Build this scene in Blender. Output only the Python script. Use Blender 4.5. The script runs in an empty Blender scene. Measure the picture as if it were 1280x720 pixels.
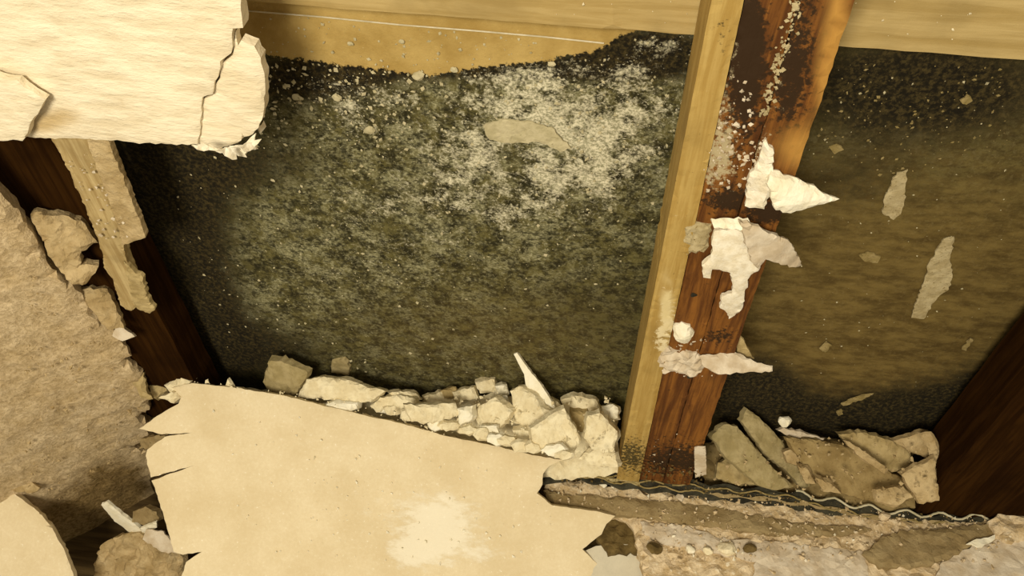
import bpy, math, random
from mathutils import Vector, noise
from mathutils.geometry import delaunay_2d_cdt
R = math.radians
rnd = random.Random(7)
S = bpy.context.scene
COL = S.collection

# ------------------------------------------------------------------ camera
CZ = 1.24                       # eye height above the floor (m)
FPX = 1000.0                    # focal length in pixels of a 1280-wide picture
TH, PS = R(49.4), R(8.0)        # looking down 49 degrees, turned 8 degrees left of the wall normal
cd = bpy.data.cameras.new('camera'); cam = bpy.data.objects.new('camera', cd); COL.objects.link(cam)
cd.sensor_width = 36; cd.lens = 36 * FPX / 1280; cd.clip_start = .01
cam.location = (0, 0, CZ); cam.rotation_euler = (R(90) - TH, 0, PS)
S.camera = cam

# ------------------------------------------------------------------ light
w = bpy.data.worlds.new('world'); S.world = w; w.use_nodes = True
w.node_tree.nodes['Background'].inputs[0].default_value = (1, .86, .61, 1)
w.node_tree.nodes['Background'].inputs[1].default_value = .52
ld = bpy.data.lights.new('room_lamp', 'AREA'); lo = bpy.data.objects.new('room_lamp', ld); COL.objects.link(lo)
ld.shape = 'DISK'; ld.size = .5; ld.energy = 31; ld.color = (1, .885, .665)
lo.location = (-.30, -.85, CZ + .52)
lo.rotation_euler = (Vector((-.05, .55, CZ - .75)) - lo.location).to_track_quat('-Z', 'Y').to_euler()
vs = S.view_settings
vs.view_transform = 'Standard'; vs.look = 'None'; vs.gamma = 1; vs.use_curve_mapping = False
vs.exposure = 0.0

# ------------------------------------------------------------------ geometry helpers
F, B = .52, .61                 # wall planes: stud fronts, face of the mouldy sheathing behind
cP, sP, cT, sT = math.cos(PS), math.sin(PS), math.cos(TH), math.sin(TH)
def ray(px, py):
    a, b = (px - 640) / FPX, -(py - 360) / FPX
    x, y, z = a, cT + b * sT, -sT + b * cT
    return Vector((cP * x - sP * y, sP * x + cP * y, z))
EYE = Vector((0, 0, CZ))
def atY(px, py, Y):
    d = ray(px, py); return EYE + d * (Y / d.y)
def proj(p):
    p = p - EYE
    x, y, z = cP * p.x + sP * p.y, -sP * p.x + cP * p.y, p.z
    dep = y * cT - z * sT
    return 640 + FPX * x / dep, 360 - FPX * (y * sT + z * cT) / dep
def plane3(*q):                  # plane through three places given as (x, y, depth)
    a, b, c = [atY(*k) for k in q]
    n = (b - a).cross(c - a).normalized()
    if n.dot(EYE - a) < 0: n = -n
    return a, n
def front(off=0): return Vector((0, F - off, 0)), Vector((0, -1, 0))
def back(off=0): return Vector((0, B - off, 0)), Vector((0, -1, 0))
def tilt(px, py, Y, pitch=45, yaw=0, roll=0):
    n = Vector((0, -math.cos(R(pitch)), math.sin(R(pitch))))
    c, s = math.cos(R(yaw)), math.sin(R(yaw))
    n = Vector((c * n.x - s * n.y, s * n.x + c * n.y, n.z))
    return atY(px, py, Y), n
def on(px, py, pl):
    d = ray(px, py); t = (pl[0] - EYE).dot(pl[1]) / d.dot(pl[1]); return EYE + d * t

def inside(x, y, P):
    r = False; j = len(P) - 1
    for i in range(len(P)):
        if (P[i][1] > y) != (P[j][1] > y) and x < (P[j][0] - P[i][0]) * (y - P[i][1]) / (P[j][1] - P[i][1]) + P[i][0]: r = not r
        j = i
    return r

def link(name, me, mat, parent=None, smooth=False):
    me.materials.append(mat)
    if smooth:
        me.polygons.foreach_set('use_smooth', [True] * len(me.polygons)); me.set_sharp_from_angle(angle=R(35))
    o = bpy.data.objects.new(name, me); COL.objects.link(o)
    if parent is not None: o.parent = parent
    return o
def tag(o, label, cat, group=None, kind=None):
    o['label'] = label
    if cat: o['category'] = cat
    if group: o['group'] = group
    if kind: o['kind'] = kind
    return o
def root(name, loc, label, cat, group=None):
    o = bpy.data.objects.new(name, None); COL.objects.link(o); o.location = (0, 0, 0); o.empty_display_size = .02
    return tag(o, label, cat, group)

def slab(name, poly, pl, thick, mat, parent=None, seg=.006, jit=.0012, rough=.0012, ns=60, off=0,
         bend=None, smooth=False, bevel=.25, grow=0, paint=None, seed=None):
    """A broken sheet or lump: ragged outline, uneven face, real thickness. poly = picture points laid on the plane pl, or 3D points."""
    r = random.Random(seed if seed is not None else hash_name(name, poly))
    o0, n = pl[0] + pl[1] * off, pl[1]
    P3 = [p if isinstance(p, Vector) else on(p[0], p[1], (o0, n)) for p in poly]
    u = Vector((1, 0, 0)); u = (u - n * u.dot(n)).normalized(); v = n.cross(u)
    c = sum(P3, Vector()) / len(P3)
    Q = [((p - c).dot(u), (p - c).dot(v)) for p in P3]
    if sum(Q[i - 1][0] * Q[i][1] - Q[i][0] * Q[i - 1][1] for i in range(len(Q))) < 0: Q.reverse()
    out = []
    for i in range(len(Q)):
        a, b = Q[i], Q[(i + 1) % len(Q)]
        dx, dy = b[0] - a[0], b[1] - a[1]; L = math.hypot(dx, dy)
        if L < 1e-6: continue
        k = max(1, int(L / seg))
        for s in range(k):
            t = s / k; j = r.uniform(-1, 1) * min(jit, L * .25) if s else 0
            out.append(Vector((a[0] + dx * t + dy / L * j, a[1] + dy * t - dx / L * j)))
    xs = [p.x for p in out]; ys = [p.y for p in out]
    pts = list(out); m = len(out); g = seg * 1.25
    P = [(p.x, p.y) for p in out]
    y = min(ys)
    while y < max(ys):
        x = min(xs)
        while x < max(xs):
            qx, qy = x + r.uniform(-.3, .3) * g, y + r.uniform(-.3, .3) * g
            if inside(qx, qy, P) and min((p.x - qx) ** 2 + (p.y - qy) ** 2 for p in out) > (seg * .45) ** 2: pts.append(Vector((qx, qy)))
            x += g
        y += g
    V2, E_, T, *_ = delaunay_2d_cdt(pts, [], [list(range(m))], 1, 1e-7)
    cnt = {}
    TT = []
    for t in T:
        t = list(t)
        a, b, d = V2[t[0]], V2[t[1]], V2[t[2]]
        if (b.x - a.x) * (d.y - a.y) - (b.y - a.y) * (d.x - a.x) < 0: t.reverse()
        TT.append(t)
        for i in range(3): cnt[(t[i], t[(i + 1) % 3])] = 1
    bd = [(a, b) for (a, b) in cnt if (b, a) not in cnt]
    bv = {a for e in bd for a in e}
    x0, x1, y0, y1 = min(xs), max(xs), min(ys), max(ys)
    cx, cy = (x0 + x1) / 2, (y0 + y1) / 2
    fr, bk = [], []
    sd = Vector((r.uniform(0, 50), r.uniform(0, 50), r.uniform(0, 50)))
    for i, p in enumerate(V2):
        w3 = c + u * p.x + v * p.y
        h = rough * (noise.noise(w3 * ns + sd) + .5 * noise.noise(w3 * ns * 2.3 + sd))
        bn = bend((p.x - x0) / (x1 - x0 + 1e-9), (p.y - y0) / (y1 - y0 + 1e-9)) if bend else 0
        e = bevel * thick * r.uniform(.3, 1) if i in bv else 0
        fr.append(w3 + n * (h + bn - e))
        q = w3 + n * (bn - thick)
        if i in bv:
            k = grow + r.uniform(-.2, .2) * min(thick, .006)
            dv = Vector((p.x - cx, p.y - cy)); L = dv.length + 1e-9
            q += (u * dv.x + v * dv.y) * (k / L)
        bk.append(q)
    N = len(fr)
    faces = TT + [[N + t[2], N + t[1], N + t[0]] for t in TT] + [[b, a, N + a, N + b] for a, b in bd]
    me = bpy.data.meshes.new(name); me.from_pydata(fr + bk, [], faces); me.update()
    if paint: do_paint(me, paint)
    return link(name, me, mat, parent, smooth)
def hash_name(name, poly):
    h = sum(ord(ch) * (i + 3) for i, ch in enumerate(name))
    p = poly[0]; return int(h * 131 + abs(p[0]) * 977 + abs(p[1]) * 31)
def do_paint(me, paint):
    """paint = {attribute: [(x, y, rx, ry, amount), ...] or function(x, y)} : where stains, mould, wear and painted shade sit on the thing"""
    for an, bl in paint.items():
        at = me.attributes.new(an, 'FLOAT', 'POINT'); vals = []
        for vv in me.vertices:
            x, y = proj(vv.co)
            if callable(bl): s = bl(x, y)
            else: s = sum(a * math.exp(-((x - bx) / rx) ** 2 - ((y - by) / ry) ** 2) for bx, by, rx, ry, a in bl)
            vals.append(s)
        at.data.foreach_set('value', vals)

def lump(name, loc, size, mat, parent=None, seed=1, rot=None, sub=2):
    """A rounded broken lump of plaster."""
    import bmesh
    r = random.Random(seed); bm = bmesh.new()
    bmesh.ops.create_icosphere(bm, subdivisions=sub, radius=1)
    sd = Vector((r.uniform(0, 99), r.uniform(0, 99), r.uniform(0, 99)))
    rt = rot or (r.uniform(0, 6), r.uniform(0, 6), r.uniform(0, 6))
    from mathutils import Euler
    E_ = Euler(rt).to_matrix()
    cuts = [(Vector((r.gauss(0, 1), r.gauss(0, 1), r.gauss(0, 1))).normalized(), r.uniform(.55, .85)) for _ in range(6)]
    for vv in bm.verts:
        p = vv.co.copy()
        for cn, cdist in cuts:
            d = p.dot(cn)
            if d > cdist: p -= cn * (d - cdist)
        p *= 1 + .25 * noise.noise(p * 1.6 + sd) + .1 * noise.noise(p * 4 + sd)
        p = E_ @ p
        vv.co = Vector((p.x * size[0], p.y * size[1], p.z * size[2])) + loc
    me = bpy.data.meshes.new(name); bm.to_mesh(me); bm.free()
    return link(name, me, mat, parent)

def bits(name, spots, mat, parent=None, flat=1.0, kind='stuff'):
    """Many tiny crumbs in one mesh; spots = (position, size)"""
    Vs, Fs = [], []
    for p, s in spots:
        k = len(Vs)
        ax = [s * rnd.uniform(.5, 1.2) for _ in range(3)]; a = rnd.uniform(0, 6.28)
        for q in ((1, 0, 0), (-.6, .9, 0), (-.5, -.8, .1), (.1, .1, .8), (.2, -.1, -.8), (.7, .7, .2)):
            x, y, z = [q[i] * ax[i] * rnd.uniform(.7, 1.2) for i in range(3)]
            Vs.append(p + Vector((x * math.cos(a) - z * math.sin(a), y * flat, x * math.sin(a) + z * math.cos(a))))
        for f in ((0, 5, 3), (5, 1, 3), (1, 2, 3), (2, 0, 3), (5, 0, 4), (1, 5, 4), (2, 1, 4), (0, 2, 4)): Fs.append([k + i for i in f])
    me = bpy.data.meshes.new(name); me.from_pydata(Vs, [], Fs); me.update()
    o = link(name, me, mat, parent)
    if kind: o['kind'] = kind
    return o
def scatter(poly, pl, n, s0, s1, off=.0005, dens=None):
    xs = [p[0] for p in poly]; ys = [p[1] for p in poly]; out = []; g = 0
    while len(out) < n and g < n * 60:
        g += 1
        x, y = rnd.uniform(min(xs), max(xs)), rnd.uniform(min(ys), max(ys))
        if not inside(x, y, poly) or (dens and rnd.random() > dens(x, y)): continue
        s = s0 + (s1 - s0) * rnd.random() ** 2.5
        out.append((on(x, y, pl) + pl[1] * (off + s * .2), s))
    return out
def tube(name, pts, rad, mat, parent=None, k=6):
    Vs, Fs = [], []
    for i, p in enumerate(pts):
        d = (pts[min(i + 1, len(pts) - 1)] - pts[max(i - 1, 0)]).normalized()
        a = d.orthogonal().normalized(); b = d.cross(a)
        a = Vector((0, 0, 1)) - d * d.z; a.normalize(); b = d.cross(a)
        for j in range(k):
            t = 6.2832 * j / k; Vs.append(p + (a * math.cos(t) + b * math.sin(t)) * rad)
        if i:
            for j in range(k): Fs.append([(i - 1) * k + j, (i - 1) * k + (j + 1) % k, i * k + (j + 1) % k, i * k + j])
    Fs.append(list(range(k - 1, -1, -1))); Fs.append([len(Vs) - k + j for j in range(k)])
    me = bpy.data.meshes.new(name); me.from_pydata(Vs, [], Fs); me.update()
    return link(name, me, mat, parent, True)
def box(name, a, b, mat, parent=None):
    x0, y0, z0 = a; x1, y1, z1 = b
    Vs = [(x, y, z) for x in (x0, x1) for y in (y0, y1) for z in (z0, z1)]
    Fs = [(0, 1, 3, 2), (4, 6, 7, 5), (0, 4, 5, 1), (2, 3, 7, 6), (0, 2, 6, 4), (1, 5, 7, 3)]
    me = bpy.data.meshes.new(name); me.from_pydata(Vs, [], Fs); me.update()
    return link(name, me, mat, parent)

# ------------------------------------------------------------------ material helpers
class NT:
    def __init__(s, name, rough=.9):
        m = bpy.data.materials.new(name); m.use_nodes = True; s.m = m; s.t = m.node_tree
        s.b = s.t.nodes['Principled BSDF']; s.b.inputs['Roughness'].default_value = rough
        s.b.inputs['Specular IOR Level'].default_value = .25
        tc = s.t.nodes.new('ShaderNodeTexCoord'); s.co = tc.outputs['Object']
    def put(s, i, v):
        if hasattr(v, 'is_linked'): s.t.links.new(v, i)
        elif isinstance(v, tuple) and len(v) == 3 and i.type == 'RGBA': i.default_value = (*v, 1)
        else: i.default_value = v
    def noise(s, scale, detail=4, rough=.6, co=None, stretch=None, dist=0):
        n = s.t.nodes.new('ShaderNodeTexNoise'); n.inputs['Scale'].default_value = scale
        n.inputs['Detail'].default_value = detail; n.inputs['Roughness'].default_value = rough; n.inputs['Distortion'].default_value = dist
        c = co or s.co
        if stretch:
            mp = s.t.nodes.new('ShaderNodeMapping'); mp.inputs['Scale'].default_value = stretch; s.t.links.new(c, mp.inputs[0]); c = mp.outputs[0]
        s.t.links.new(c, n.inputs['Vector']); return n.outputs['Fac']
    def voro(s, scale, feat='F1'):
        n = s.t.nodes.new('ShaderNodeTexVoronoi'); n.inputs['Scale'].default_value = scale; n.feature = feat
        s.t.links.new(s.co, n.inputs['Vector']); return n.outputs['Distance']
    def math(s, op, a, b=0.0, clamp=False):
        n = s.t.nodes.new('ShaderNodeMath'); n.operation = op; n.use_clamp = clamp
        s.put(n.inputs[0], a); s.put(n.inputs[1], b); return n.outputs[0]
    def step(s, x, lo, hi):        # smooth step; lo and hi may be sockets
        n = s.t.nodes.new('ShaderNodeMapRange'); n.interpolation_type = 'SMOOTHSTEP'
        s.put(n.inputs['Value'], x); s.put(n.inputs['From Min'], lo); s.put(n.inputs['From Max'], hi); return n.outputs[0]
    def mix(s, f, a, b):
        n = s.t.nodes.new('ShaderNodeMix'); n.data_type = 'RGBA'
        s.put(n.inputs[0], f); s.put(n.inputs[6], a); s.put(n.inputs[7], b); return n.outputs[2]
    def attr(s, name):
        n = s.t.nodes.new('ShaderNodeAttribute'); n.attribute_name = name; return n.outputs['Fac']
    def out(s, col, height=None, dist=.002, strength=.6):
        s.put(s.b.inputs['Base Color'], col)
        if height is not None:
            b = s.t.nodes.new('ShaderNodeBump'); b.inputs['Strength'].default_value = strength; b.inputs['Distance'].default_value = dist
            s.put(b.inputs['Height'], height); s.t.links.new(b.outputs[0], s.b.inputs['Normal'])
        return s.m
def rough_mat(name, c1, c2, c3=None, scale=40, fine=300, bump=.0015, spots=.62, strength=.6):
    n = NT(name)
    a = n.noise(scale, 5, .6); b = n.noise(fine, 4, .65)
    c = n.mix(n.step(a, .35, .65), c1, c2)
    if c3: c = n.mix(n.step(b, spots, spots + .1), c, c3)
    c = n.mix(n.math('MULTIPLY', n.step(b, .3, .5), .35, True), n.mix(.25, c, (c1[0] * .5, c1[1] * .5, c1[2] * .45)), c)
    return n.out(c, n.math('ADD', a, b), bump, strength)
def wood_mat(name, dark, light, scale=55, stretch=(1, 1, .06), rough=.75, tint=None):
    n = NT(name, rough)
    g = n.noise(scale * 3, 5, .65, stretch=stretch, dist=.6); l = n.noise(scale * .5, 3, .5)
    c = n.mix(n.step(g, .35, .68), dark, light)
    c = n.mix(n.math('MULTIPLY', n.step(l, .45, .75), .45), c, tuple(k * .6 for k in dark))
    if tint:
        sp = n.noise(230, 5, .65)
        c = n.mix(n.step(n.math('ADD', sp, n.math('MULTIPLY', n.attr('dark'), .45)), .62, .8), c, tint[0])
        c = n.mix(n.step(n.math('ADD', n.noise(150, 6, .7), n.math('MULTIPLY', n.attr('white'), .38)), .70, .84), c, tint[1])
        c = n.mix(n.step(n.attr('pale'), .2, .9), c, tint[2])
    return n.out(c, n.math('ADD', g, n.math('MULTIPLY', n.noise(260, 4, .6), .4)), .0012, .5)

M = {}
def board_mat():
    n = NT('chalky drywall face', .95)
    a = n.noise(60, 5, .65, stretch=(.4, 1, 1.6)); b = n.noise(260, 4, .6, stretch=(.5, 1, 1.5)); d = n.noise(18, 3, .5)
    c = n.mix(n.step(a, .3, .65), (.70, .61, .44), (.86, .78, .61))
    c = n.mix(n.math('MULTIPLY', n.step(d, .5, .75), .35), c, (.74, .62, .42))
    c = n.mix(n.step(n.attr('tint'), .2, 1.0), c, (.52, .38, .18))
    return n.out(c, n.math('ADD', a, n.math('MULTIPLY', b, .5)), .003, .7)
M['board'] = board_mat()
M['paper'] = rough_mat('torn paper and gypsum', (.80, .72, .56), (.95, .90, .78), None, 120, 420, .0012)
M['plaster'] = rough_mat('crumbled plaster', (.76, .66, .44), (.90, .82, .60), (.55, .45, .26), 60, 240, .002, .66)
M['plasterw'] = rough_mat('white plaster', (.86, .80, .62), (.97, .93, .80), None, 60, 260, .0014)
M['plasterd'] = rough_mat('dusty tan plaster', (.36, .27, .12), (.52, .41, .21), (.22, .15, .06), 50, 260, .002, .62)
M['plasterg'] = rough_mat('grey green plaster', (.33, .265, .125), (.45, .37, .20), (.20, .15, .06), 60, 300, .0015, .66)
M['pinkish'] = rough_mat('pink sandy plaster', (.54, .40, .22), (.80, .66, .46), (.88, .79, .62), 70, 190, .003, .58, .8)
M['lavender'] = rough_mat('pale lime skim', (.56, .46, .33), (.74, .66, .54), (.42, .31, .18), 50, 240, .0012, .66)
M['felt'] = rough_mat('brown felted plaster', (.27, .195, .09), (.37, .285, .15), (.14, .10, .04), 40, 330, .0018, .6)
M['tanmass'] = rough_mat('fibrous tan plaster', (.40, .29, .14), (.60, .47, .27), (.66, .54, .34), 30, 210, .003, .62, .8)
M['brown'] = rough_mat('brown dirt', (.10, .066, .02), (.20, .14, .05), (.33, .25, .12), 60, 260, .003, .66)  # dirt, and the dark lumps standing in for shaded holes
M['black'] = rough_mat('black tarred paper', (.018, .016, .010), (.06, .055, .035), (.30, .28, .20), 60, 260, .002, .66)
M['pale_edge'] = rough_mat('pale paper edge', (.55, .50, .36), (.78, .73, .58), None, 60, 200, .001)
M['slabbrown'] = rough_mat('brown plaster slab', (.25, .175, .07), (.37, .275, .125), (.16, .105, .035), 40, 220, .002, .6)
M['grey'] = rough_mat('smooth grey card', (.56, .52, .42), (.66, .61, .49), None, 20, 300, .0006)
M['ochre_wood'] = wood_mat('fresh ochre pine', (.36, .23, .060), (.47, .33, .11), 45, tint=((.06, .045, .015), (.7, .6, .38), (.66, .55, .30)))
M['red_wood'] = wood_mat('red brown stained pine', (.085, .028, .005), (.24, .095, .016), 45, tint=((.030, .014, .004), (.42, .35, .21), (.50, .27, .06)))
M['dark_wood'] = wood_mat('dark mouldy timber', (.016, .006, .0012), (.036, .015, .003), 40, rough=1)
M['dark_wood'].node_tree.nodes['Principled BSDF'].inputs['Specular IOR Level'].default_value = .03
M['tan_wood'] = wood_mat('weathered tan wood', (.34, .24, .10), (.52, .41, .21), 55)
M['header'] = wood_mat('tan header board', (.38, .27, .10), (.49, .37, .165), 35, stretch=(.06, 1, 1))
M['floor'] = wood_mat('dark subfloor', (.05, .03, .01), (.12, .08, .03), 30, stretch=(.06, 1, 1))

def mould_mat():
    n = NT('black and white mould on sheathing', .95)
    wh, dk, cl, br = [n.attr(k) for k in ('white', 'dark', 'clean', 'brown')]
    big = n.noise(22, 5, .65); mid = n.noise(75, 6, .7); fin = n.noise(210, 6, .72); fin2 = n.noise(330, 5, .7, stretch=(1, 1, 1.4))
    v = n.math('ADD', n.math('MULTIPLY', mid, .5), n.math('MULTIPLY', fin, .5))
    base = n.mix(n.step(mid, .36, .64), (.016, .014, .004), (.120, .106, .036))
    base = n.mix(n.math('MULTIPLY', n.step(fin, .50, .66), .5), base, (.19, .17, .08))
    pt = n.math('ADD', n.math('MULTIPLY', n.noise(34, 5, .7), .55), n.math('MULTIPLY', fin, .45))
    grey = n.math('MULTIPLY', n.math('MULTIPLY', n.math('MULTIPLY', wh, 3.0, True), n.step(pt, .44, .60)), .80)
    base = n.mix(grey, base, n.mix(n.step(fin2, .4, .6), (.175, .168, .088), (.40, .385, .235)))
    base = n.mix(n.math('MULTIPLY', n.step(n.noise(150, 5, .7, stretch=(.75, 1, 1.3)), .50, .40), .75), base, (.014, .013, .004))
    brown = n.mix(n.step(n.noise(60, 5, .65, stretch=(.6, 1, 1.5)), .3, .7), (.078, .050, .012), (.175, .122, .036))
    brown = n.mix(n.math('MULTIPLY', n.step(fin, .5, .66), .35), brown, (.20, .15, .06))
    base = n.mix(br, base, brown)
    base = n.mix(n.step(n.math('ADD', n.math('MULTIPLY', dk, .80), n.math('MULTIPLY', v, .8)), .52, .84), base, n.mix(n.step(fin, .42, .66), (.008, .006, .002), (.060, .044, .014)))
    pa = n.noise(45, 4, .6, stretch=(.8, 1, 1.2))
    wb = n.math('MULTIPLY', wh, n.math('ADD', n.math('MULTIPLY', n.math('ADD', n.step(big, .3, .7), n.step(pa, .32, .68)), .62), .33))
    th = n.math('SUBTRACT', .715, n.math('MULTIPLY', wb, .37))
    sp = n.step(v, th, n.math('ADD', th, .17))
    t2 = n.math('SUBTRACT', .72, n.math('MULTIPLY', wb, .25))
    sp2 = n.math('MULTIPLY', n.step(fin2, t2, n.math('ADD', t2, .09)), .75)
    both = n.math('MAXIMUM', sp, sp2)
    c = n.mix(both, base, n.mix(n.step(fin2, .38, .60), (.27, .26, .165), (.70, .66, .50)))
    oc = n.mix(n.step(big, .3, .7), (.36, .24, .070), (.50, .36, .13))
    oc = n.mix(n.step(fin2, .66, .74), oc, (.70, .60, .36))
    edge = n.math('ADD', cl, n.math('MULTIPLY', n.math('SUBTRACT', fin, .5), 1.5))
    c = n.mix(n.step(edge, .42, .58), c, oc)
    return n.out(c, n.math('ADD', v, n.math('MULTIPLY', both, .25)), .003, .55)
M['mould'] = mould_mat()

# ------------------------------------------------------------------ structure
tag(box('floor', (-1.3, -1.6, -.05), (1.3, .75, 0), M['floor']), 'dark dusty subfloor under the broken wall', None, kind='structure')

def poly_y(x, pts):
    for (a, b), (c, d) in zip(pts, pts[1:]):
        if a <= x <= c: return b + (d - b) * (x - a) / (c - a)
    return pts[0][1] if x < pts[0][0] else pts[-1][1]
CURVE = [(-100, 60), (300, 56), (340, 70), (420, 80), (540, 95), (600, 84), (680, 76), (750, 62), (775, 45), (800, 36), (1400, -40)]
def clean(x, y): return max(0, min(1, .5 + (poly_y(x, CURVE) - y) / 14))
def white(x, y):
    bl = [(660, 160, 120, 70, .30), (630, 185, 230, 110, .47), (700, 110, 130, 55, .28), (770, 180, 90, 100, .30), (420, 125, 120, 50, .40), (560, 270, 200, 60, .20),
          (480, 330, 230, 110, .24), (300, 370, 90, 70, .20), (560, 450, 170, 40, .16), (1060, 150, 120, 60, .10), (1180, 130, 100, 60, .10), (820, 130, 60, 70, .22), (840, 55, 60, 14, .35), (440, 345, 100, 30, .14)]
    return sum(a * math.exp(-((x - bx) / rx) ** 2 - ((y - by) / ry) ** 2) for bx, by, rx, ry, a in bl)
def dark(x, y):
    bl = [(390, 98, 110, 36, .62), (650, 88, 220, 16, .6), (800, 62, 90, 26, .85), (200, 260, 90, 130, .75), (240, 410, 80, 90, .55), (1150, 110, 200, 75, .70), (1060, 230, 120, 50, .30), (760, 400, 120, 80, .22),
          (940, 490, 70, 50, .75), (1180, 530, 150, 60, .7), (1060, 530, 150, 30, .5), (330, 200, 120, 50, .35), (1280, 540, 80, 110, .7), (330, 440, 110, 40, .4), (740, 250, 60, 60, .2)]  # first blob here is shade painted in right of the double stud
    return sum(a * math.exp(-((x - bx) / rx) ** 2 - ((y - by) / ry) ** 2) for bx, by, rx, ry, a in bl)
def brown(x, y):
    s = 1 / (1 + math.exp(-(x - 900) / 25)) * (1 / (1 + math.exp(-(y - 215) / 35)) * .8 + .2)
    return min(1, s + .35 * math.exp(-((x - 620) / 200) ** 2 - ((y - 420) / 60) ** 2))
Vs, Fs = [], []
nx, nz = 430, 180
for j in range(nz + 1):
    for i in range(nx + 1):
        x, z = -1.25 + 2.5 * i / nx, CZ - 1.03 + .80 * j / nz
        p = Vector((x, B, z)); px, py = proj(p); wv = min(1, white(px, py))
        h = .0022 * noise.noise(p * 18) + (.0016 * noise.noise(p * 120) * (.4 + wv) if clean(px, py) < .6 else 0)
        Vs.append((x, B - h, z))
for j in range(nz):
    for i in range(nx):
        a = j * (nx + 1) + i; Fs.append((a, a + 1, a + nx + 2, a + nx + 1))
k = len(Vs); Vs += [(-1.25, B + .02, CZ - 1.10 + .07), (1.25, B + .02, CZ - 1.10 + .07), (1.25, B + .02, CZ - 1.10 + .87), (-1.25, B + .02, CZ - 1.10 + .87)]
Fs.append((k + 1, k, k + 3, k + 2))
me = bpy.data.meshes.new('wall_back'); me.from_pydata(Vs, [], Fs); me.update()
do_paint(me, dict(white=white, dark=dark, clean=clean, brown=brown))
wall = link('wall_back', me, M['mould'], None, True)
tag(wall, 'sheathing panel covered in black and white mould', None, kind='structure')

def smear(poly, mat='lavender', t=.0018, name='plaster_smear', **k):
    return slab(name, poly, back(.003), t, M[mat], wall, seg=.0035, jit=.0012, rough=.001, ns=160, **k)
M['smear'] = rough_mat('dried grey glue', (.39, .315, .17), (.53, .45, .275), (.21, .15, .05), 90, 300, .0015, .58)
M['smear2'] = rough_mat('dull grey glue', (.25, .19, .07), (.36, .28, .13), (.15, .11, .03), 90, 300, .0015, .56)
smear([(1121, 216), (1135, 213), (1132, 232), (1131, 250), (1126, 267), (1117, 275), (1103, 267), (1105, 249), (1112, 234)], 'smear')
smear([(1180, 299), (1193, 297), (1188, 322), (1191, 344), (1186, 362), (1170, 375), (1155, 399), (1139, 397), (1146, 375), (1155, 353), (1162, 328)], 'smear')
smear([(1074, 320), (1085, 315), (1101, 321), (1097, 329), (1081, 327)], 'smear2')
smear([(1202, 437), (1213, 423), (1217, 425), (1208, 439)], 'smear2')
smear([(1024, 436), (1033, 427), (1040, 432), (1032, 441)], 'smear2')
smear([(1051, 505), (1078, 494), (1092, 493), (1080, 499), (1054, 508)], 'smear2')
smear([(1045, 515), (1052, 512), (1054, 518), (1048, 520)], 'smear2')
smear([(1036, 184), (1046, 181), (1055, 188), (1043, 193)], 'smear2')
smear([(1200, 126), (1209, 118), (1216, 127), (1208, 131)], 'smear2')
M['scar'] = rough_mat('grey patch of bare gypsum', (.46, .41, .25), (.60, .54, .36), (.34, .30, .17), 60, 240, .0015, .62)
smear([(604, 158), (625, 150), (660, 152), (690, 160), (714, 186), (700, 190), (675, 178), (640, 180), (612, 175)], 'scar', name='bare_patch')
tubepts = [on(x, y, back(.0025)) for x, y in ((290, 12), (400, 21), (500, 31), (600, 39), (680, 46), (755, 54))]
tube('panel_seam', tubepts, .0007, M['pale_edge'], wall)
sp = scatter([(310, 60), (880, 40), (820, 300), (770, 470), (300, 470), (200, 240)], back(0), 900, .0008, .0035, dens=lambda x, y: min(1, .05 + white(x, y)) * (1 - clean(x, y)))
sp += scatter([(330, 70), (540, 95), (500, 180), (320, 190)], back(0), 160, .0012, .0045)
sp += scatter([(320, 16), (760, 56), (740, 64), (540, 92), (330, 64)], back(0), 90, .0008, .0028)
sp += scatter([(1050, 75), (1259, 80), (1259, 480), (900, 520), (960, 300)], back(0), 120, .0006, .0022)
bits('mould_flecks', sp, M['scar'], wall, .45)
bits('mould_flecks', scatter([(1050, 75), (1259, 80), (1259, 210), (1000, 230)], back(0), 170, .0007, .0026), M['smear2'], wall, .4)
for (x, y, s) in ((523, 95, .007), (372, 122, .006), (462, 163, .007), (421, 123, .006), (690, 80, .004), (568, 87, .004), (438, 55, .003), (502, 52, .003)):
    lump('plaster_blob', on(x, y, back(.002)), (s, s * .35, s * .8), M['scar'], wall, int(x), (0, 0, 0), 2)

# header board across the top of the sheathing
hz = on(870, 45, back(.02)).z
hd = slab('header_board', [Vector((x, B - .02, z)) for x, z in ((-1.25, hz), (1.25, hz), (1.25, hz + .2), (-1.25, hz + .2))], back(.02), .019, M['header'], seg=.02, jit=.0004, rough=.0006, bevel=.08)
tag(hd, 'long tan header board fixed across the top of the mouldy wall', 'board')
bits('plaster_crumbs', scatter([(560, -30), (1259, -30), (1259, 60), (1050, 50), (860, 38), (580, 14)], back(.02), 45, .0006, .0022), M['plaster'], hd, .5)

# bottom plate
zb = CZ - 1.014
bp = slab('bottom_plate', [Vector((x, F, z)) for x, z in ((-1.25, .002), (1.25, .002), (1.25, zb - .001), (-1.25, zb - .001))], front(), B - F - .004, M['floor'], seg=.03, jit=.0008, rough=.001, bevel=.03)
tag(bp, 'dark timber bottom plate under the studs and debris', 'timber plate')

# ------------------------------------------------------------------ the studs
ZT = CZ - .10
def vstud(name, x0, x1, mat, parent, off=0, depth=None, paint=None, top=ZT, bot=zb, xb0=None, xb1=None, seg=.007, **k):
    P = [Vector((xb0 if xb0 is not None else x0, F - off, bot)), Vector((xb1 if xb1 is not None else x1, F - off, bot)), Vector((x1, F - off, top)), Vector((x0, F - off, top))]
    kk = dict(jit=.0006, rough=.0007, ns=40, bevel=.02); kk.update(k)
    return slab(name, P, front(off), depth or (B - F - .022 + off), mat, parent, seg=seg, paint=paint, **kk)
st = root('double_stud', None, 'red-brown double stud with a pale left strip and torn drywall scraps', 'stud')
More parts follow.
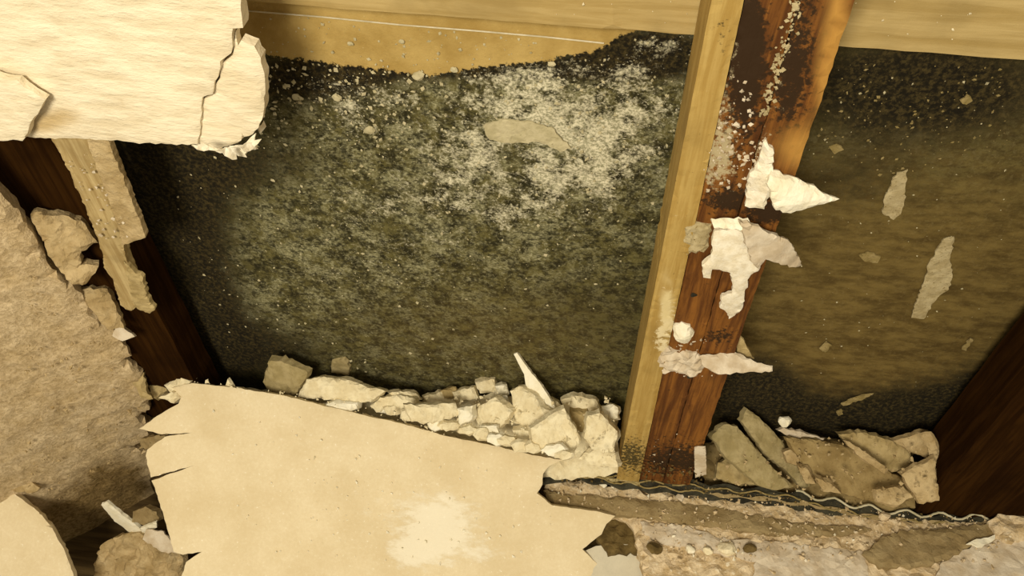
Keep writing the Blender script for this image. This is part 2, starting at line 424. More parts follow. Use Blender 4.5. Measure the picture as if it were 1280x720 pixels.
# narrow clean strip down the left of the stud
vstud('pale_strip', .0635, .0825, M['ochre_wood'], st, .003, jit=.0001, xb0=.0690, xb1=.0990,
      paint=dict(dark=[(905, 40, 6, 30, .5), (790, 570, 25, 25, .7)], white=[(835, 395, 8, 40, 1.1), (826, 430, 8, 25, 1.0), (850, 250, 30, 200, .15)], pale=[(833, 385, 7, 38, .9), (830, 300, 40, 160, .18)]))
vstud('stud_board', .0832, .1200, M['red_wood'], st, 0, xb0=.0998, xb1=.1300,
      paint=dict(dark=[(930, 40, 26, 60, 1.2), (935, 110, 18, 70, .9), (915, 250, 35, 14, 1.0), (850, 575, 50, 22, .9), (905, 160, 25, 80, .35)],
                 white=[(905, 130, 16, 90, .62), (900, 190, 24, 40, .55), (880, 215, 25, 35, .50), (868, 297, 20, 16, .5), (920, 60, 10, 30, .3)],
                 pale=[(930, 220, 20, 20, .2)]))
vstud('stud_board', .1208, .1560, M['red_wood'], st, .001, xb0=.1308, xb1=.1650,
      paint=dict(dark=[(990, 40, 34, 80, .75), (985, 120, 22, 50, .6), (960, 265, 30, 14, 1.2), (860, 575, 50, 22, .8), (900, 420, 25, 12, .6)],  # dark blob under the highest scrap is its cast shadow, painted in
                 white=[(972, 90, 10, 80, .5), (950, 180, 12, 50, .6)],
                 pale=[(1050, 20, 18, 70, .75), (1030, 100, 16, 70, .65), (1000, 185, 40, 38, .7), (890, 470, 20, 50, .30)]))
# bead of plaster squeezed along the joint
sp = []
for _ in range(260):
    t = rnd.random() ** .8
    z = ZT - .02 - t * .26
    x = .1203 + (.004 * (ZT - z)) + rnd.gauss(0, .0022)
    sp.append((Vector((x, F - .0015, z)), rnd.uniform(.0008, .003)))
bits('plaster_bead', sp, M['smear'], st, .6)
sp = scatter([(905, 60), (930, 90), (960, 180), (935, 235), (870, 245), (880, 170)], front(), 150, .0008, .0036, dens=lambda x, y: .25 + .75 * math.exp(-((y - 190) / 40) ** 2))
sp += scatter([(815, 420), (900, 420), (890, 470), (815, 470)], front(), 60, .0008, .003)
sp += scatter([(800, 540), (880, 540), (870, 590), (795, 590)], front(), 22, .0008, .003)
bits('plaster_specks', sp, M['lavender'], st, .6)
for x, y in ((868, 368), (905, 330), (862, 470)):
    p = on(x, y, front()); lump('nail_head', p + Vector((0, -.001, 0)), (.0035, .0015, .0035), M['black'], st, int(x), (0, 0, 0), 2)

# scraps of drywall still hanging on the stud
def scrap(name, poly, pl, t, mat, label, parent=None, cat='drywall scrap', group='torn scraps on the stud', **k):
    kk = dict(seg=.0035, jit=.0012, rough=.0018, ns=90, bevel=.35); kk.update(k)
    o = slab(name, poly, pl, t, M[mat], parent, **kk)
    if parent is None: tag(o, label, cat, group)
    return o
r1 = root('drywall_scrap', None, 'highest torn white drywall scrap, pointing right off the stud', 'drywall scrap', 'torn scraps on the stud')
scrap('flap', [(957, 174), (966, 185), (966, 212), (962, 234), (955, 258), (931, 257), (936, 222), (944, 208)], front(.004), .008, 'paper', '', r1, bend=lambda s, t: .006 * s)
scrap('torn_point', [(964, 212), (985, 219), (1000, 224), (1018, 232), (1028, 241), (1050, 249), (1030, 255), (1010, 262), (990, 268), (970, 263), (962, 248), (957, 228)],
      tilt(985, 240, F - .012, 25, 10), .007, 'plasterw', '', r1, bend=lambda s, t: .008 * math.sin(3 * t) - .006 * s)
o = scrap('plaster_crust', [(853, 285), (870, 281), (890, 282), (886, 300), (884, 313), (870, 318), (853, 318)], front(.003), .006, 'smear', 'flat grey plaster crust on the stud beside the hanging scrap', ns=140, rough=.003)
r2 = root('drywall_scrap', None, 'biggest hanging drywall scrap mid-stud, folded with two torn tails', 'drywall scrap', 'torn scraps on the stud')
scrap('hanging_tail', [(893, 284), (925, 283), (932, 296), (938, 315), (950, 330), (936, 342), (930, 370), (927, 387), (911, 400), (907, 389), (899, 381), (902, 367), (915, 362), (913, 334), (890, 328), (888, 340), (879, 339), (877, 323), (888, 314)],
      front(.006), .006, 'paper', '', r2, bend=lambda s, t: .010 * math.sin(2.6 * t) * (1 - s * .4), rough=.0016, smooth=True)
scrap('right_wing', [(926, 278), (940, 280), (962, 288), (982, 296), (993, 312), (1003, 332), (988, 331), (970, 324), (954, 320), (947, 334), (937, 322), (931, 298)],
      tilt(955, 305, F - .012, 5, 22), .005, 'lavender', '', r2, bend=lambda s, t: .006 * math.sin(3 * s), smooth=True)
scrap('folded_lip', [(889, 273), (935, 272), (941, 281), (926, 288), (905, 286), (893, 285)], tilt(915, 280, F - .016, 50), .006, 'plasterw', '', r2)
o = scrap('plaster_blob', [(841, 410), (852, 405), (863, 408), (868, 418), (859, 432), (844, 425)], front(.004), .010, 'plasterw', 'small round white plaster blob on the lower stud', bend=lambda s, t: .006 * math.sin(3.1 * s) * math.sin(3.1 * t))
r3 = root('drywall_scrap', None, 'lowest drywall scrap, a flat shelf jutting right above the base', 'drywall scrap', 'torn scraps on the stud')
scrap('crumbled_end', [(821, 450), (832, 435), (847, 441), (871, 443), (884, 461), (868, 473), (853, 469), (829, 467)], front(.004), .010, 'lavender', '', r3, rough=.006, ns=110)
scrap('shelf', [(874, 445), (900, 441), (917, 439), (942, 451), (966, 457), (966, 464), (930, 466), (899, 468), (881, 459)], tilt(915, 455, F - .010, 55), .005, 'lavender', '', r3, ns=60)
scrap('upright_splinter', [(916, 418), (926, 420), (943, 450), (923, 444)], tilt(928, 440, F + .006, 15), .004, 'plasterd', '', r3)

# left stud, dark reddish timber, with a hanging strip of lath and drywall
st2 = root('left_stud', None, 'dark reddish stud at the far left behind the hanging lath', 'stud')
st2.name = 'dark_stud'
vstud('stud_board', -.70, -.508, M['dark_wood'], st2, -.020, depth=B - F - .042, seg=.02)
lt = root('hanging_lath', None, 'pale broken lath hanging below the upper left drywall panel', 'lath')
scrap('wood_lath', [(58, 165), (112, 165), (122, 200), (138, 245), (153, 300), (156, 320), (166, 345), (170, 384), (163, 390), (150, 382), (140, 350), (129, 335), (128, 320), (118, 290), (100, 247), (84, 212)],
      front(0), .012, 'tan_wood', '', lt, jit=.0007, rough=.0008, ns=50, bevel=.15)
scrap('drywall_strip', [(104, 165), (130, 165), (138, 185), (160, 240), (182, 297), (166, 303), (153, 307), (140, 262), (122, 215)], front(.004), .008, 'tanmass', '', lt, bevel=.15, jit=.0005)
scrap('torn_end', [(154, 328), (166, 340), (178, 349), (183, 372), (193, 388), (186, 394), (168, 384), (160, 355)], front(.003), .007, 'plasterd', '', lt)
bits('plaster_specks', scatter([(80, 190), (120, 190), (165, 300), (130, 310)], front(.003), 40, .001, .0035), M['lavender'], lt, .6)

# right stud, edge of the frame
st3 = root('dark_stud', None, 'dark stud at the far right edge of the cavity', 'stud')
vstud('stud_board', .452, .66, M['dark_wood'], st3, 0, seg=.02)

# ------------------------------------------------------------------ upper left drywall
pn = root('broken_drywall_panel', None, 'large broken cream drywall panel at the upper left', 'drywall panel')
pb = slab('panel_face', [(-220, -130), (301, -130), (300, 14), (303, 36), (290, 37), (290, 60), (288, 68), (275, 77), (272, 97), (267, 104), (265, 119), (252, 123), (250, 160), (247, 181), (200, 181), (160, 179), (130, 176), (62, 173), (-220, 168)],
          front(.014), .013, M['board'], pn, seg=.0048, jit=.0008, rough=.0012, ns=45, smooth=True, bevel=.12,
          paint=dict(tint=[(75, 145, 40, 16, .75), (45, 160, 30, 12, .6), (152, 130, 5, 12, .5), (200, 118, 22, 4, .35)]))  # browner patch right of and below the raised flake
slab('raised_flake', [(-90, 78), (24, 98), (45, 112), (60, 121), (52, 135), (42, 148), (38, 160), (30, 174), (-90, 176)], front(.022), .008, M['board'], pn, seg=.005, jit=.001, rough=.0015, ns=60, smooth=True, bend=lambda s, t: .005 * s)
slab('corner_fragment', [(294, 40), (297, 58), (301, 51), (318, 58), (326, 72), (330, 100), (329, 140), (323, 160), (310, 172), (290, 182), (268, 190), (247, 183), (251, 126), (265, 121), (269, 106), (274, 99), (277, 80), (290, 70), (292, 62)],
     front(.010), .010, M['board'], pn, seg=.0045, jit=.001, rough=.0016, ns=50, smooth=True, bevel=.2)
for i, q in enumerate(([(262, 186), (285, 184), (300, 190), (286, 193), (270, 190)], [(283, 186), (292, 182), (305, 190), (308, 197), (297, 195)], [(300, 188), (312, 172), (320, 166), (318, 176), (306, 193)],
                      [(306, 182), (318, 176), (327, 174), (322, 180), (310, 186)], [(318, 143), (330, 138), (331, 146), (324, 150)], [(240, 181), (262, 180), (275, 188), (255, 189)], [(272, 187), (288, 185), (296, 199), (282, 195)], [(290, 184), (308, 178), (324, 185), (312, 189)], [(322, 158), (330, 150), (333, 158), (326, 166)])):
    slab('paper_fray', q, tilt(295, 185, F - .013 - .002 * i, 20 + 14 * (i % 3), -20 + 14 * i), .0016, M['paper'], pn, seg=.0035, jit=.0016, rough=.002, ns=150)

# ------------------------------------------------------------------ fallen sheet across the sill
SH = plane3((230, 480, .532), (700, 577, .514), (450, 708, .376))
sheet_poly = [(214, 485), (240, 479), (290, 484), (340, 492), (370, 498), (400, 506), (450, 518), (500, 529), (560, 546), (620, 558), (665, 569), (704, 575), (686, 583), (679, 592), (678, 606), (671, 617), (690, 632), (720, 636), (745, 639), (769, 645), (758, 655),
              (752, 668), (738, 679), (728, 687), (746, 704), (750, 734), (756, 790), (212, 790), (222, 734), (232, 703), (252, 690), (228, 694), (216, 690), (205, 650), (193, 610), (189, 601), (242, 582), (188, 597), (186, 585), (182, 570), (184, 562), (206, 546), (240, 541), (202, 543), (174, 536), (196, 520), (222, 505), (226, 496)]
def scraped(x, y): return min(1.2, sum(a * math.exp(-((x - bx) / rx) ** 2 - ((y - by) / ry) ** 2) for bx, by, rx, ry, a in
                    [(550, 650, 55, 40, 1.0), (520, 690, 40, 25, .7), (600, 690, 60, 20, .4), (440, 640, 60, 30, .25), (300, 560, 60, 40, .1)]))
def sheet_mat():
    n = NT('dusty cream drywall face', .95)
    a = n.noise(16, 5, .6); b = n.noise(260, 5, .7); d = n.noise(70, 6, .7, stretch=(.6, 1.3, 1.3))
    c = n.mix(n.step(a, .3, .7), (.69, .59, .40), (.79, .70, .51))
    c = n.mix(n.math('MULTIPLY', n.step(b, .40, .62), .5), n.mix(.3, c, (.55, .42, .22)), c)
    s = n.step(n.math('ADD', n.math('MULTIPLY', n.attr('scraped'), .5), n.math('MULTIPLY', d, .9)), .62, .88)
    c = n.mix(n.math('MULTIPLY', s, .7), c, (.84, .80, .68))
    c = n.mix(n.math('MULTIPLY', n.step(b, .64, .70), .8), c, (.95, .91, .8))
    return n.out(c, n.math('ADD', n.math('ADD', a, b), s), .0010, .5)
M['sheet'] = sheet_mat()
sh = slab('fallen_drywall_sheet', sheet_poly, SH, .011, M['sheet'], seg=.0055, jit=.0006, rough=.0018, ns=14, smooth=True, bevel=.15, paint=dict(scraped=scraped))
tag(sh, 'large fallen cream drywall sheet lying across the sill', 'drywall sheet')
bits('plaster_crumbs', [(p + SH[1] * .0005, s) for p, s in scatter([(240, 490), (560, 560), (680, 585), (700, 640), (690, 705), (330, 705), (240, 600)], SH, 170, .0006, .0032, dens=lambda x, y: .2 + .8 * math.exp(-((x - 500) / 130) ** 2))], M['plasterw'], sh)

# ------------------------------------------------------------------ rubble in the middle bay
def pileY(py): return .600 - (py - 480) * .075 / 65
mound = slab('rubble_bed', [(180, 484), (240, 484), (330, 486), (400, 486), (520, 500), (620, 490), (700, 508), (772, 512), (776, 592), (700, 600), (560, 575), (400, 535), (240, 510)],
             plane3((240, 484, .580), (720, 500, .600), (720, 580, .525)), .02, M['plaster'], seg=.007, jit=.003, rough=.005, ns=55, off=-.003)
tag(mound, 'crushed plaster bed under the rubble of the middle bay', 'rubble', kind='stuff')
def chunk(poly, label, mat='plaster', t=.014, pitch=None, yaw=None, Y=None, dY=0, cat='plaster chunk', group='plaster rubble in the middle bay', name='plaster_chunk', **k):
    x = sum(p[0] for p in poly) / len(poly); y = sum(p[1] for p in poly) / len(poly)
    r = random.Random(int(x * 7 + y))
    pl = tilt(x, y, (Y if Y else pileY(y)) + dY, pitch if pitch is not None else r.uniform(30, 62), yaw if yaw is not None else r.uniform(-28, 28))
    kk = dict(seg=.0042, jit=.0011, rough=.0022, ns=75, bevel=.3, grow=.002); kk.update(k)
    o = slab(name, poly, pl, t, M[mat], **kk)
    return tag(o, label, cat, group)
chunk([(505, 506), (540, 506), (570, 504), (576, 519), (545, 529), (515, 528)], 'long flat cream plaster chunk left of the small white one', dY=-.026)
chunk([(565, 490), (592, 484), (598, 498), (570, 502)], 'flat cream chunk on the pile top above the small white one')
chunk([(571, 511), (590, 507), (589, 524), (574, 532)], 'small bright white chunk in the middle of the rubble', 'plasterw', dY=-.018)
chunk([(592, 512), (617, 497), (640, 515), (624, 536), (598, 538)], 'tan angular chunk in the centre of the rubble pile', 'plaster', dY=-.010)
chunk([(594, 541), (602, 533), (621, 532), (624, 541)], 'thin cream flake lying at the sheet edge under the pile', 'plasterw', t=.006, dY=-.012)
chunk([(620, 483), (634, 480), (638, 493), (625, 497)], 'small pale chunk topping the pile left of the white shard', 'plasterw')
chunk([(637, 489), (648, 483), (668, 495), (674, 508), (690, 516), (666, 538), (640, 529)], 'big cream chunk at the foot of the white shard', dY=-.012)
chunk([(664, 536), (690, 519), (706, 511), (718, 532), (727, 553), (716, 569), (690, 569), (667, 557)], 'largest cream block at the right front of the rubble', dY=-.014)
chunk([(702, 501), (715, 495), (745, 500), (751, 512), (732, 517), (705, 513)], 'cream chunk at the back right of the pile')
chunk([(735, 520), (750, 517), (772, 540), (768, 566), (740, 563), (730, 548)], 'tall cream chunk leaning near the foot of the pale stud strip', dY=-.008)
chunk([(752, 508), (766, 505), (772, 509), (772, 522), (757, 526)], 'small rough chunk touching the pale stud strip', 'plasterw')
chunk([(714, 515), (734, 517), (732, 541), (721, 540)], 'darker tan chunk wedged between two cream blocks', 'plasterd', dY=.004)
chunk([(530, 496), (553, 490), (566, 503), (536, 509)], 'cream chunk at the left end of the main pile')
chunk([(551, 488), (570, 483), (574, 492), (556, 498)], 'small brownish chunk on the pile crest', 'plasterd')
chunk([(594, 479), (618, 475), (620, 490), (600, 493)], 'tan lump on the crest at the pile centre', 'plaster')
chunk([(640, 539), (663, 539), (666, 556), (646, 557)], 'tan crumb block under the largest cream block', 'plaster')
chunk([(612, 497), (634, 494), (642, 510), (640, 520), (622, 507)], 'cream splinter between the centre chunk and shard foot', 'plasterw', dY=-.004)
chunk([(676, 500), (690, 497), (704, 508), (694, 516)], 'small cream chunk right beside the shard foot')
chunk([(735, 560), (768, 566), (772, 584), (745, 583), (722, 574)], 'low tan chunk beside the stud base', 'plaster', dY=.016)
chunk([(329, 467), (335, 452), (351, 452), (362, 458), (383, 467), (378, 478), (367, 496), (333, 491), (328, 478)], 'square grey plaster block on the sheet edge at left', 'plasterg', pitch=25, yaw=-8, Y=.565)
chunk([(382, 474), (404, 471), (435, 475), (453, 482), (481, 489), (463, 503), (447, 503), (409, 500), (387, 498), (371, 497)], 'wide cream chunk just right of the square grey block', Y=.556, pitch=50, yaw=-4)
chunk([(402, 507), (420, 500), (447, 503), (447, 512), (431, 517), (404, 515)], 'bright white rounded lump at the front of the wide cream chunk', 'plasterw', Y=.538, pitch=45, yaw=0, bend=lambda s, t: .005 * math.sin(3.1 * s) * math.sin(3.1 * t))
chunk([(462, 508), (475, 497), (500, 494), (519, 499), (521, 506), (495, 513), (470, 516)], 'cream chunk beside the small dark gap on the left', Y=.556, pitch=48, yaw=5)
chunk([(414, 466), (415, 453), (430, 450), (437, 460), (434, 471)], 'dim tan crumb stuck to the wall above the wide chunk', 'plasterg', Y=.604, pitch=5, yaw=0, t=.006)
chunk([(184, 482), (200, 475), (207, 488), (192, 498)], 'small tan chunk at the left corner nearest the rough plaster mass', 'plasterd', Y=.536)
chunk([(204, 482), (225, 473), (237, 478), (230, 490), (212, 493)], 'tan chunk touching the left top corner of the fallen sheet', 'plaster', Y=.532)
chunk([(197, 498), (214, 490), (229, 494), (216, 505)], 'low cream chunk in front of the left corner chunks', 'plaster', Y=.518)
chunk([(279, 487), (284, 474), (290, 487)], 'tiny pointed crumb on the upper edge of the fallen sheet', 'plaster', Y=.54, t=.006)
chunk([(486, 492), (500, 489), (520, 492), (528, 500), (505, 505)], 'low tan crumb chunk left of the main pile', 'plaster', Y=.57)
ORD = 'first second third fourth fifth sixth seventh eighth ninth tenth eleventh twelfth thirteenth fourteenth'.split()
for i in range(14):
    x = 478 + i * 17.5 + rnd.uniform(-4, 4); y = poly_y(x, [(470, 510), (560, 536), (660, 562), (720, 576)]) - rnd.uniform(0, 7); a0 = rnd.uniform(0, 6)
    w_, h_ = rnd.uniform(11, 17), rnd.uniform(6, 9)
    chunk([(x + w_ * math.cos(a0 + k_) * rnd.uniform(.7, 1.1), y + h_ * math.sin(a0 + k_) * rnd.uniform(.7, 1.1)) for k_ in (0, 1.1, 2.2, 3.3, 4.2, 5.2)],
          ORD[i] + ' small cream chunk from the left along the fallen sheet edge', 'plaster' if i % 4 else 'plasterw', t=.008, dY=-.013, group='small chunks along the sheet edge')
shd = slab('plaster_shard', [(642, 443), (646, 441), (660, 461), (675, 479), (694, 509), (692, 514), (672, 503), (657, 481), (655, 468)], tilt(672, 495, .572, 35, -12), .006, M['plasterw'], seg=.004, jit=.0003, rough=.0003, bevel=.1, smooth=False)
tag(shd, 'thin white shard standing upright in the rubble', 'shard')
sp = []
for x, y, s in [(rnd.uniform(500, 770), 0, 0) for _ in range(260)]:
    yy = rnd.uniform(488 if 590 < x < 640 else 498, 575 if x > 660 else 545)
    sp.append((atY(x, yy, pileY(yy) - .010), .001 + .004 * rnd.random() ** 2))
for _ in range(90):
    x = rnd.uniform(240, 520); yy = poly_y(x, [(240, 482), (400, 503), (520, 530)]) + rnd.uniform(-8, 8)
    sp.append((atY(x, yy, .538 if x < 400 else .536), .001 + .003 * rnd.random() ** 2))
tag(bits('plaster_crumbs', sp, M['plaster']), 'fine cream crumbs strewn over the middle rubble', 'crumbs')

# ------------------------------------------------------------------ debris in the right bay
def rY(py): return .598 - (py - 530) * .085 / 90
bed = slab('rubble_bed', [(872, 560), (905, 540), (1000, 545), (1100, 545), (1165, 548), (1176, 632), (1100, 640), (1000, 622), (880, 606)], plane3((900, 540, .600), (1160, 550, .600), (1000, 620, .520)), .02, M['slabbrown'],
           seg=.007, jit=.003, rough=.006, ns=55, off=-.022)
tag(bed, 'dusty brown rubble bed between the double stud and the right stud', 'rubble', kind='stuff')
def rc(poly, label, mat, **k):
    y = sum(p[1] for p in poly) / len(poly)
    kk = dict(Y=rY(y), group='broken slabs in the right bay', cat='plaster slab', name='plaster_slab', t=.010); kk.update(k)
    return chunk(poly, label, mat, **kk)
rc([(983, 547), (1033, 552), (1062, 560), (1090, 574), (1113, 590), (1138, 604), (1143, 622), (1091, 627), (1062, 620), (1030, 605), (1004, 580)], 'largest brown plaster slab in the right bay', 'slabbrown', pitch=52, yaw=5)
rc([(1048, 543), (1077, 541), (1106, 549), (1134, 556), (1143, 583), (1113, 592), (1084, 572), (1059, 553)], 'tan slab leaning behind the largest brown slab', 'plasterd', pitch=42, yaw=0)
rc([(1116, 552), (1132, 548), (1145, 543), (1161, 542), (1169, 557), (1169, 575), (1142, 568)], 'cracked tan slab at the top right corner of the right bay', 'tanmass', pitch=35, yaw=-10, dY=-.006)
rc([(1127, 594), (1150, 582), (1168, 573), (1172, 600), (1175, 627), (1149, 630), (1138, 612)], 'pale tan slab against the right stud', 'tanmass', pitch=42, yaw=-12, dY=-.008)
rc([(927, 527), (935, 511), (952, 525), (968, 540), (980, 554), (994, 576), (1015, 609), (1004, 612), (983, 588), (961, 572)], 'dark greenish plank-like slab leaning in the right bay', 'plasterg', pitch=48, yaw=20)
rc([(890, 547), (899, 536), (907, 531), (922, 533), (938, 551), (953, 570), (972, 590), (994, 609), (968, 613), (948, 607), (930, 590), (911, 575)], 'grey green slab closest to the double stud', 'plasterg', pitch=50, yaw=18, dY=-.012)
rc([(972, 538), (980, 535), (1005, 541), (1030, 548), (1028, 555), (1010, 552), (990, 547)], 'thin pale strip under the white pebble', 'lavender', t=.006, dY=-.008)
rc([(1053, 550), (1062, 552), (1086, 568), (1110, 586), (1106, 592), (1078, 573)], 'thin pale stick across the tan slab', 'tanmass', t=.006, dY=-.014, name='plaster_stick')
rc([(979, 566), (988, 562), (1000, 575), (996, 582), (984, 578)], 'tan crumb block between the dark plank slab and brown slab', 'tanmass', dY=-.010)
rc([(997, 583), (1010, 588), (1020, 606), (1008, 606)], 'tan splinter below the crumb block in the right bay', 'tanmass', dY=-.010)
rc([(1020, 598), (1040, 606), (1052, 618), (1030, 616)], 'low tan chunk at the front of the brown slab', 'tanmass', dY=-.012)
rc([(1096, 612), (1130, 608), (1142, 622), (1120, 632), (1098, 627)], 'tan chunk at the front right of the brown slab', 'tanmass', dY=-.010)
rc([(898, 578), (915, 572), (935, 592), (945, 606), (915, 604), (895, 597)], 'brown lump under the grey green slab', 'plasterd')
rc([(1150, 545), (1163, 543), (1172, 560), (1170, 580), (1163, 578), (1160, 560)], 'thin upright tan flake beside the right stud', 'tanmass', t=.004, dY=-.012, pitch=20)
tag(lump('plaster_pebble', atY(982, 527, rY(537) - .012), (.0105, .008, .0075), M['plasterw'], None, 5), 'white plaster pebble on top of the right bay debris', 'pebble')
wst = slab('plaster_strip', [(868, 562), (882, 561), (883, 594), (869, 598)], front(.006), .004, M['lavender'], seg=.004, jit=.0006, rough=.0006)
tag(wst, 'short pale upright strip at the right foot of the double stud', 'strip')
sp = []
for _ in range(230):
    x, y = rnd.uniform(885, 1172), rnd.uniform(548, 630); sp.append((atY(x, y, rY(y) - .014), .0008 + .003 * rnd.random() ** 2))
tag(bits('plaster_crumbs', sp, M['tanmass']), 'fine tan crumbs strewn over the right bay debris', 'crumbs')

# ------------------------------------------------------------------ broken wall base at the lower right
LG = plane3((690, 605, .512), (1240, 655, .512), (950, 708, .425))
ledge = slab('plaster_ledge', [(680, 596), (740, 600), (800, 608), (900, 618), (1000, 632), (1100, 645), (1200, 650), (1420, 632), (1420, 800), (822, 800), (812, 745), (800, 700), (795, 672), (788, 655), (775, 646), (730, 640), (696, 632), (682, 618)],
             LG, .022, M['pinkish'], seg=.0058, jit=.0025, rough=.0055, ns=70)
tag(ledge, 'sandy pinkish ledge of broken wall plaster below the studs', 'plaster ledge')
def lay(name, poly, mat, label, cat, off, t=.006, **k):
    kk = dict(seg=.0048, jit=.002, rough=.0025, ns=80); kk.update(k)
    return tag(slab(name, poly, LG, t, M[mat], off=off, **kk), label, cat)
lay('sill_edge', [(679, 613), (720, 618), (780, 622), (860, 628), (930, 640), (1000, 653), (1090, 661), (1060, 668), (960, 668), (880, 657), (800, 646), (740, 640), (692, 632)], 'felt', 'long brown band of exposed sill across the pinkish ledge', 'sill', .0045, .008)
lay('skim_coat', [(800, 652), (860, 657), (900, 672), (980, 678), (1080, 690), (1085, 708), (1090, 740), (935, 740), (945, 702), (890, 690), (830, 680), (806, 668)], 'lavender', 'pale grey skim coat remnant on the front of the ledge', 'plaster skim', .0035, .006)
lay('felt_patch', [(1078, 692), (1100, 673), (1130, 662), (1200, 658), (1236, 654), (1246, 664), (1215, 681), (1190, 696), (1160, 706), (1100, 709)], 'felt', 'brown felted patch at the lower right corner of the ledge', 'felt patch', .008, .009)
lay('skim_coat', [(1175, 706), (1215, 682), (1246, 674), (1300, 668), (1340, 742), (1165, 742)], 'lavender', 'pale skim coat remnant in the bottom right corner', 'plaster skim', .0045, .006)
lay('paper_curl', [(1208, 680), (1230, 672), (1244, 668), (1240, 677), (1222, 684)], 'plasterw', 'small white curl of paper on the brown felted patch', 'paper', .0125, .002)
lay('plaster_chunk', [(1236, 650), (1252, 640), (1290, 636), (1300, 668), (1262, 676), (1244, 664)], 'pinkish', 'pinkish rubble chunk at the far right end of the ledge', 'plaster chunk', .014, .016, rough=.006)
for i, (x, y, sx, sz, mt, lb) in enumerate([(908, 687, .013, .008, 'plaster', 'cream lump on the front skim coat, biggest of the ledge lumps'), (862, 689, .007, .005, 'plasterw', 'small white lump left of the biggest ledge lump'),
        (884, 691, .007, .005, 'plaster', 'small cream lump between two lumps on the ledge front'), (753, 608, .006, .005, 'plasterw', 'bright white crumb on the ledge beside the pale stud strip'), (936, 688, .009, .005, 'brown', 'dark brown lump in place of a shaded hole right of the biggest ledge lump'),  # brown lumps here and below stand in for dark, shaded holes
        (818, 688, .011, .010, 'brown', 'dark brown lump in place of a shaded hole above the curved grey card'), (850, 625, .007, .004, 'lavender', 'small pale lump on the ledge below the double stud'), (1105, 648, .008, .006, 'pinkish', 'pinkish lump under the wavy black strip at right')]):
    tag(lump('plaster_lump', on(x, y, LG) + LG[1] * .006, (sx, sx * .8, sz), M[mt], None, 40 + i), lb, 'plaster lump', 'lumps on the ledge')
tag(bits('plaster_crumbs', scatter([(690, 600), (1000, 635), (1250, 650), (1250, 705), (820, 705), (790, 650), (700, 630)], LG, 650, .0008, .0042, off=.005), M['pinkish']), 'pinkish crumbs strewn along the broken ledge', 'crumbs')
tag(bits('plaster_crumbs', scatter([(690, 600), (1000, 635), (1250, 650), (1250, 705), (820, 705), (790, 650), (700, 630)], LG, 70, .0008, .0040, off=.004), M['plasterw']), 'white crumbs strewn along the broken ledge', 'crumbs')

lay('dirt_pocket', [(752, 640), (800, 645), (815, 668), (812, 690), (760, 692), (745, 672)], 'brown', 'brown dirt pocket in the gap between fallen sheet and ledge', 'dirt', -.012, .012, rough=.004)
# wavy torn black paper along the top of the ledge
PATH = [(682, 589), (700, 583), (720, 581), (750, 587), (800, 595), (850, 600), (900, 607), (960, 612), (1000, 618), (1060, 631), (1110, 640), (1170, 645), (1238, 648)]
TP = plane3((690, 590, .520), (1240, 648, .520), (950, 640, .500))
tw = root('torn_black_paper', None, 'wavy torn black building paper along the top of the ledge', 'building paper')
def wave(x0, x1, dy, amp, wl, ph, step=5):
    return [(x, poly_y(x, PATH) + dy + amp * math.sin(6.283 * x / wl + ph) + rnd.uniform(-.5, .5)) for x in range(x0, x1 + 1, step)]
def layer(x0, x1, d0, d1, off, mat, amp=2.5, wl=46, ph=0, t=.0025):
    P = wave(x0, x1, d0, amp, wl, ph) + wave(x0, x1, d1, amp * .8, wl * .8, ph + 1)[::-1]
    return slab('paper_layer', P, TP, t, M[mat], tw, seg=.005, jit=.0008, rough=.0012, ns=120, off=off, bevel=.2)
layer(679, 1236, -1, 19, .001, 'black', t=.008)
layer(690, 800, 7, 11, .004, 'plasterg', 2, 40, 1)
layer(800, 1000, 4, 9, .004, 'black', 2, 38, 2)
layer(880, 1010, 10, 14, .0035, 'felt', 2, 52, 2)
layer(1000, 1100, 8, 12, .004, 'felt', 2, 44, 0)
layer(1120, 1230, 7, 10, .004, 'felt', 2, 50, 2)
M['wire'] = rough_mat('pale paper rim', (.46, .42, .28), (.66, .61, .45), None, 60, 200, .001)
for a, b, ph in ((686, 792, 1.2), (994, 1240, .4)):
    P = [on(x, y, TP) + TP[1] * .0045 for x, y in wave(a, b, -1, 3.6, 44, ph, 3)]
    tube('pale_rim', P, .0014, M['wire'], tw)
for a, b, dy, ph in ((690, 830, 6, 2.2), (700, 880, 12, .2), (840, 1000, 5, 1.0), (1010, 1200, 9, 2.0)):
    tube('paper_ridge', [on(x, y, TP) + TP[1] * .004 for x, y in wave(a, b, dy, 2.2, 40, ph, 4)], .0011, M['smear2'], tw)
bits('dirt_crumbs', scatter([(700, 590), (800, 598), (900, 610), (1000, 622), (1220, 650), (1000, 632), (850, 612), (700, 602)], TP, 170, .0008, .003, off=.004), M['brown'], tw)
tag(bits('dirt_crumbs', scatter([(795, 575), (890, 585), (880, 608), (800, 600)], front(.004), 90, .001, .004), M['brown']), 'dark dirt crumbs at the foot of the double stud', 'crumbs')

gc = slab('grey_card', [(728, 690), (745, 682), (762, 679), (790, 680), (800, 693), (822, 740), (730, 740), (722, 704)], plane3((740, 690, .44), (790, 682, .452), (790, 730, .41)), .003, M['grey'], seg=.005, jit=.0004, rough=.0005, smooth=True, off=.020, bend=lambda s, t: .008 * math.sin(3 * s))
tag(gc, 'curved smooth grey card at the bottom under the fallen sheet', 'card')

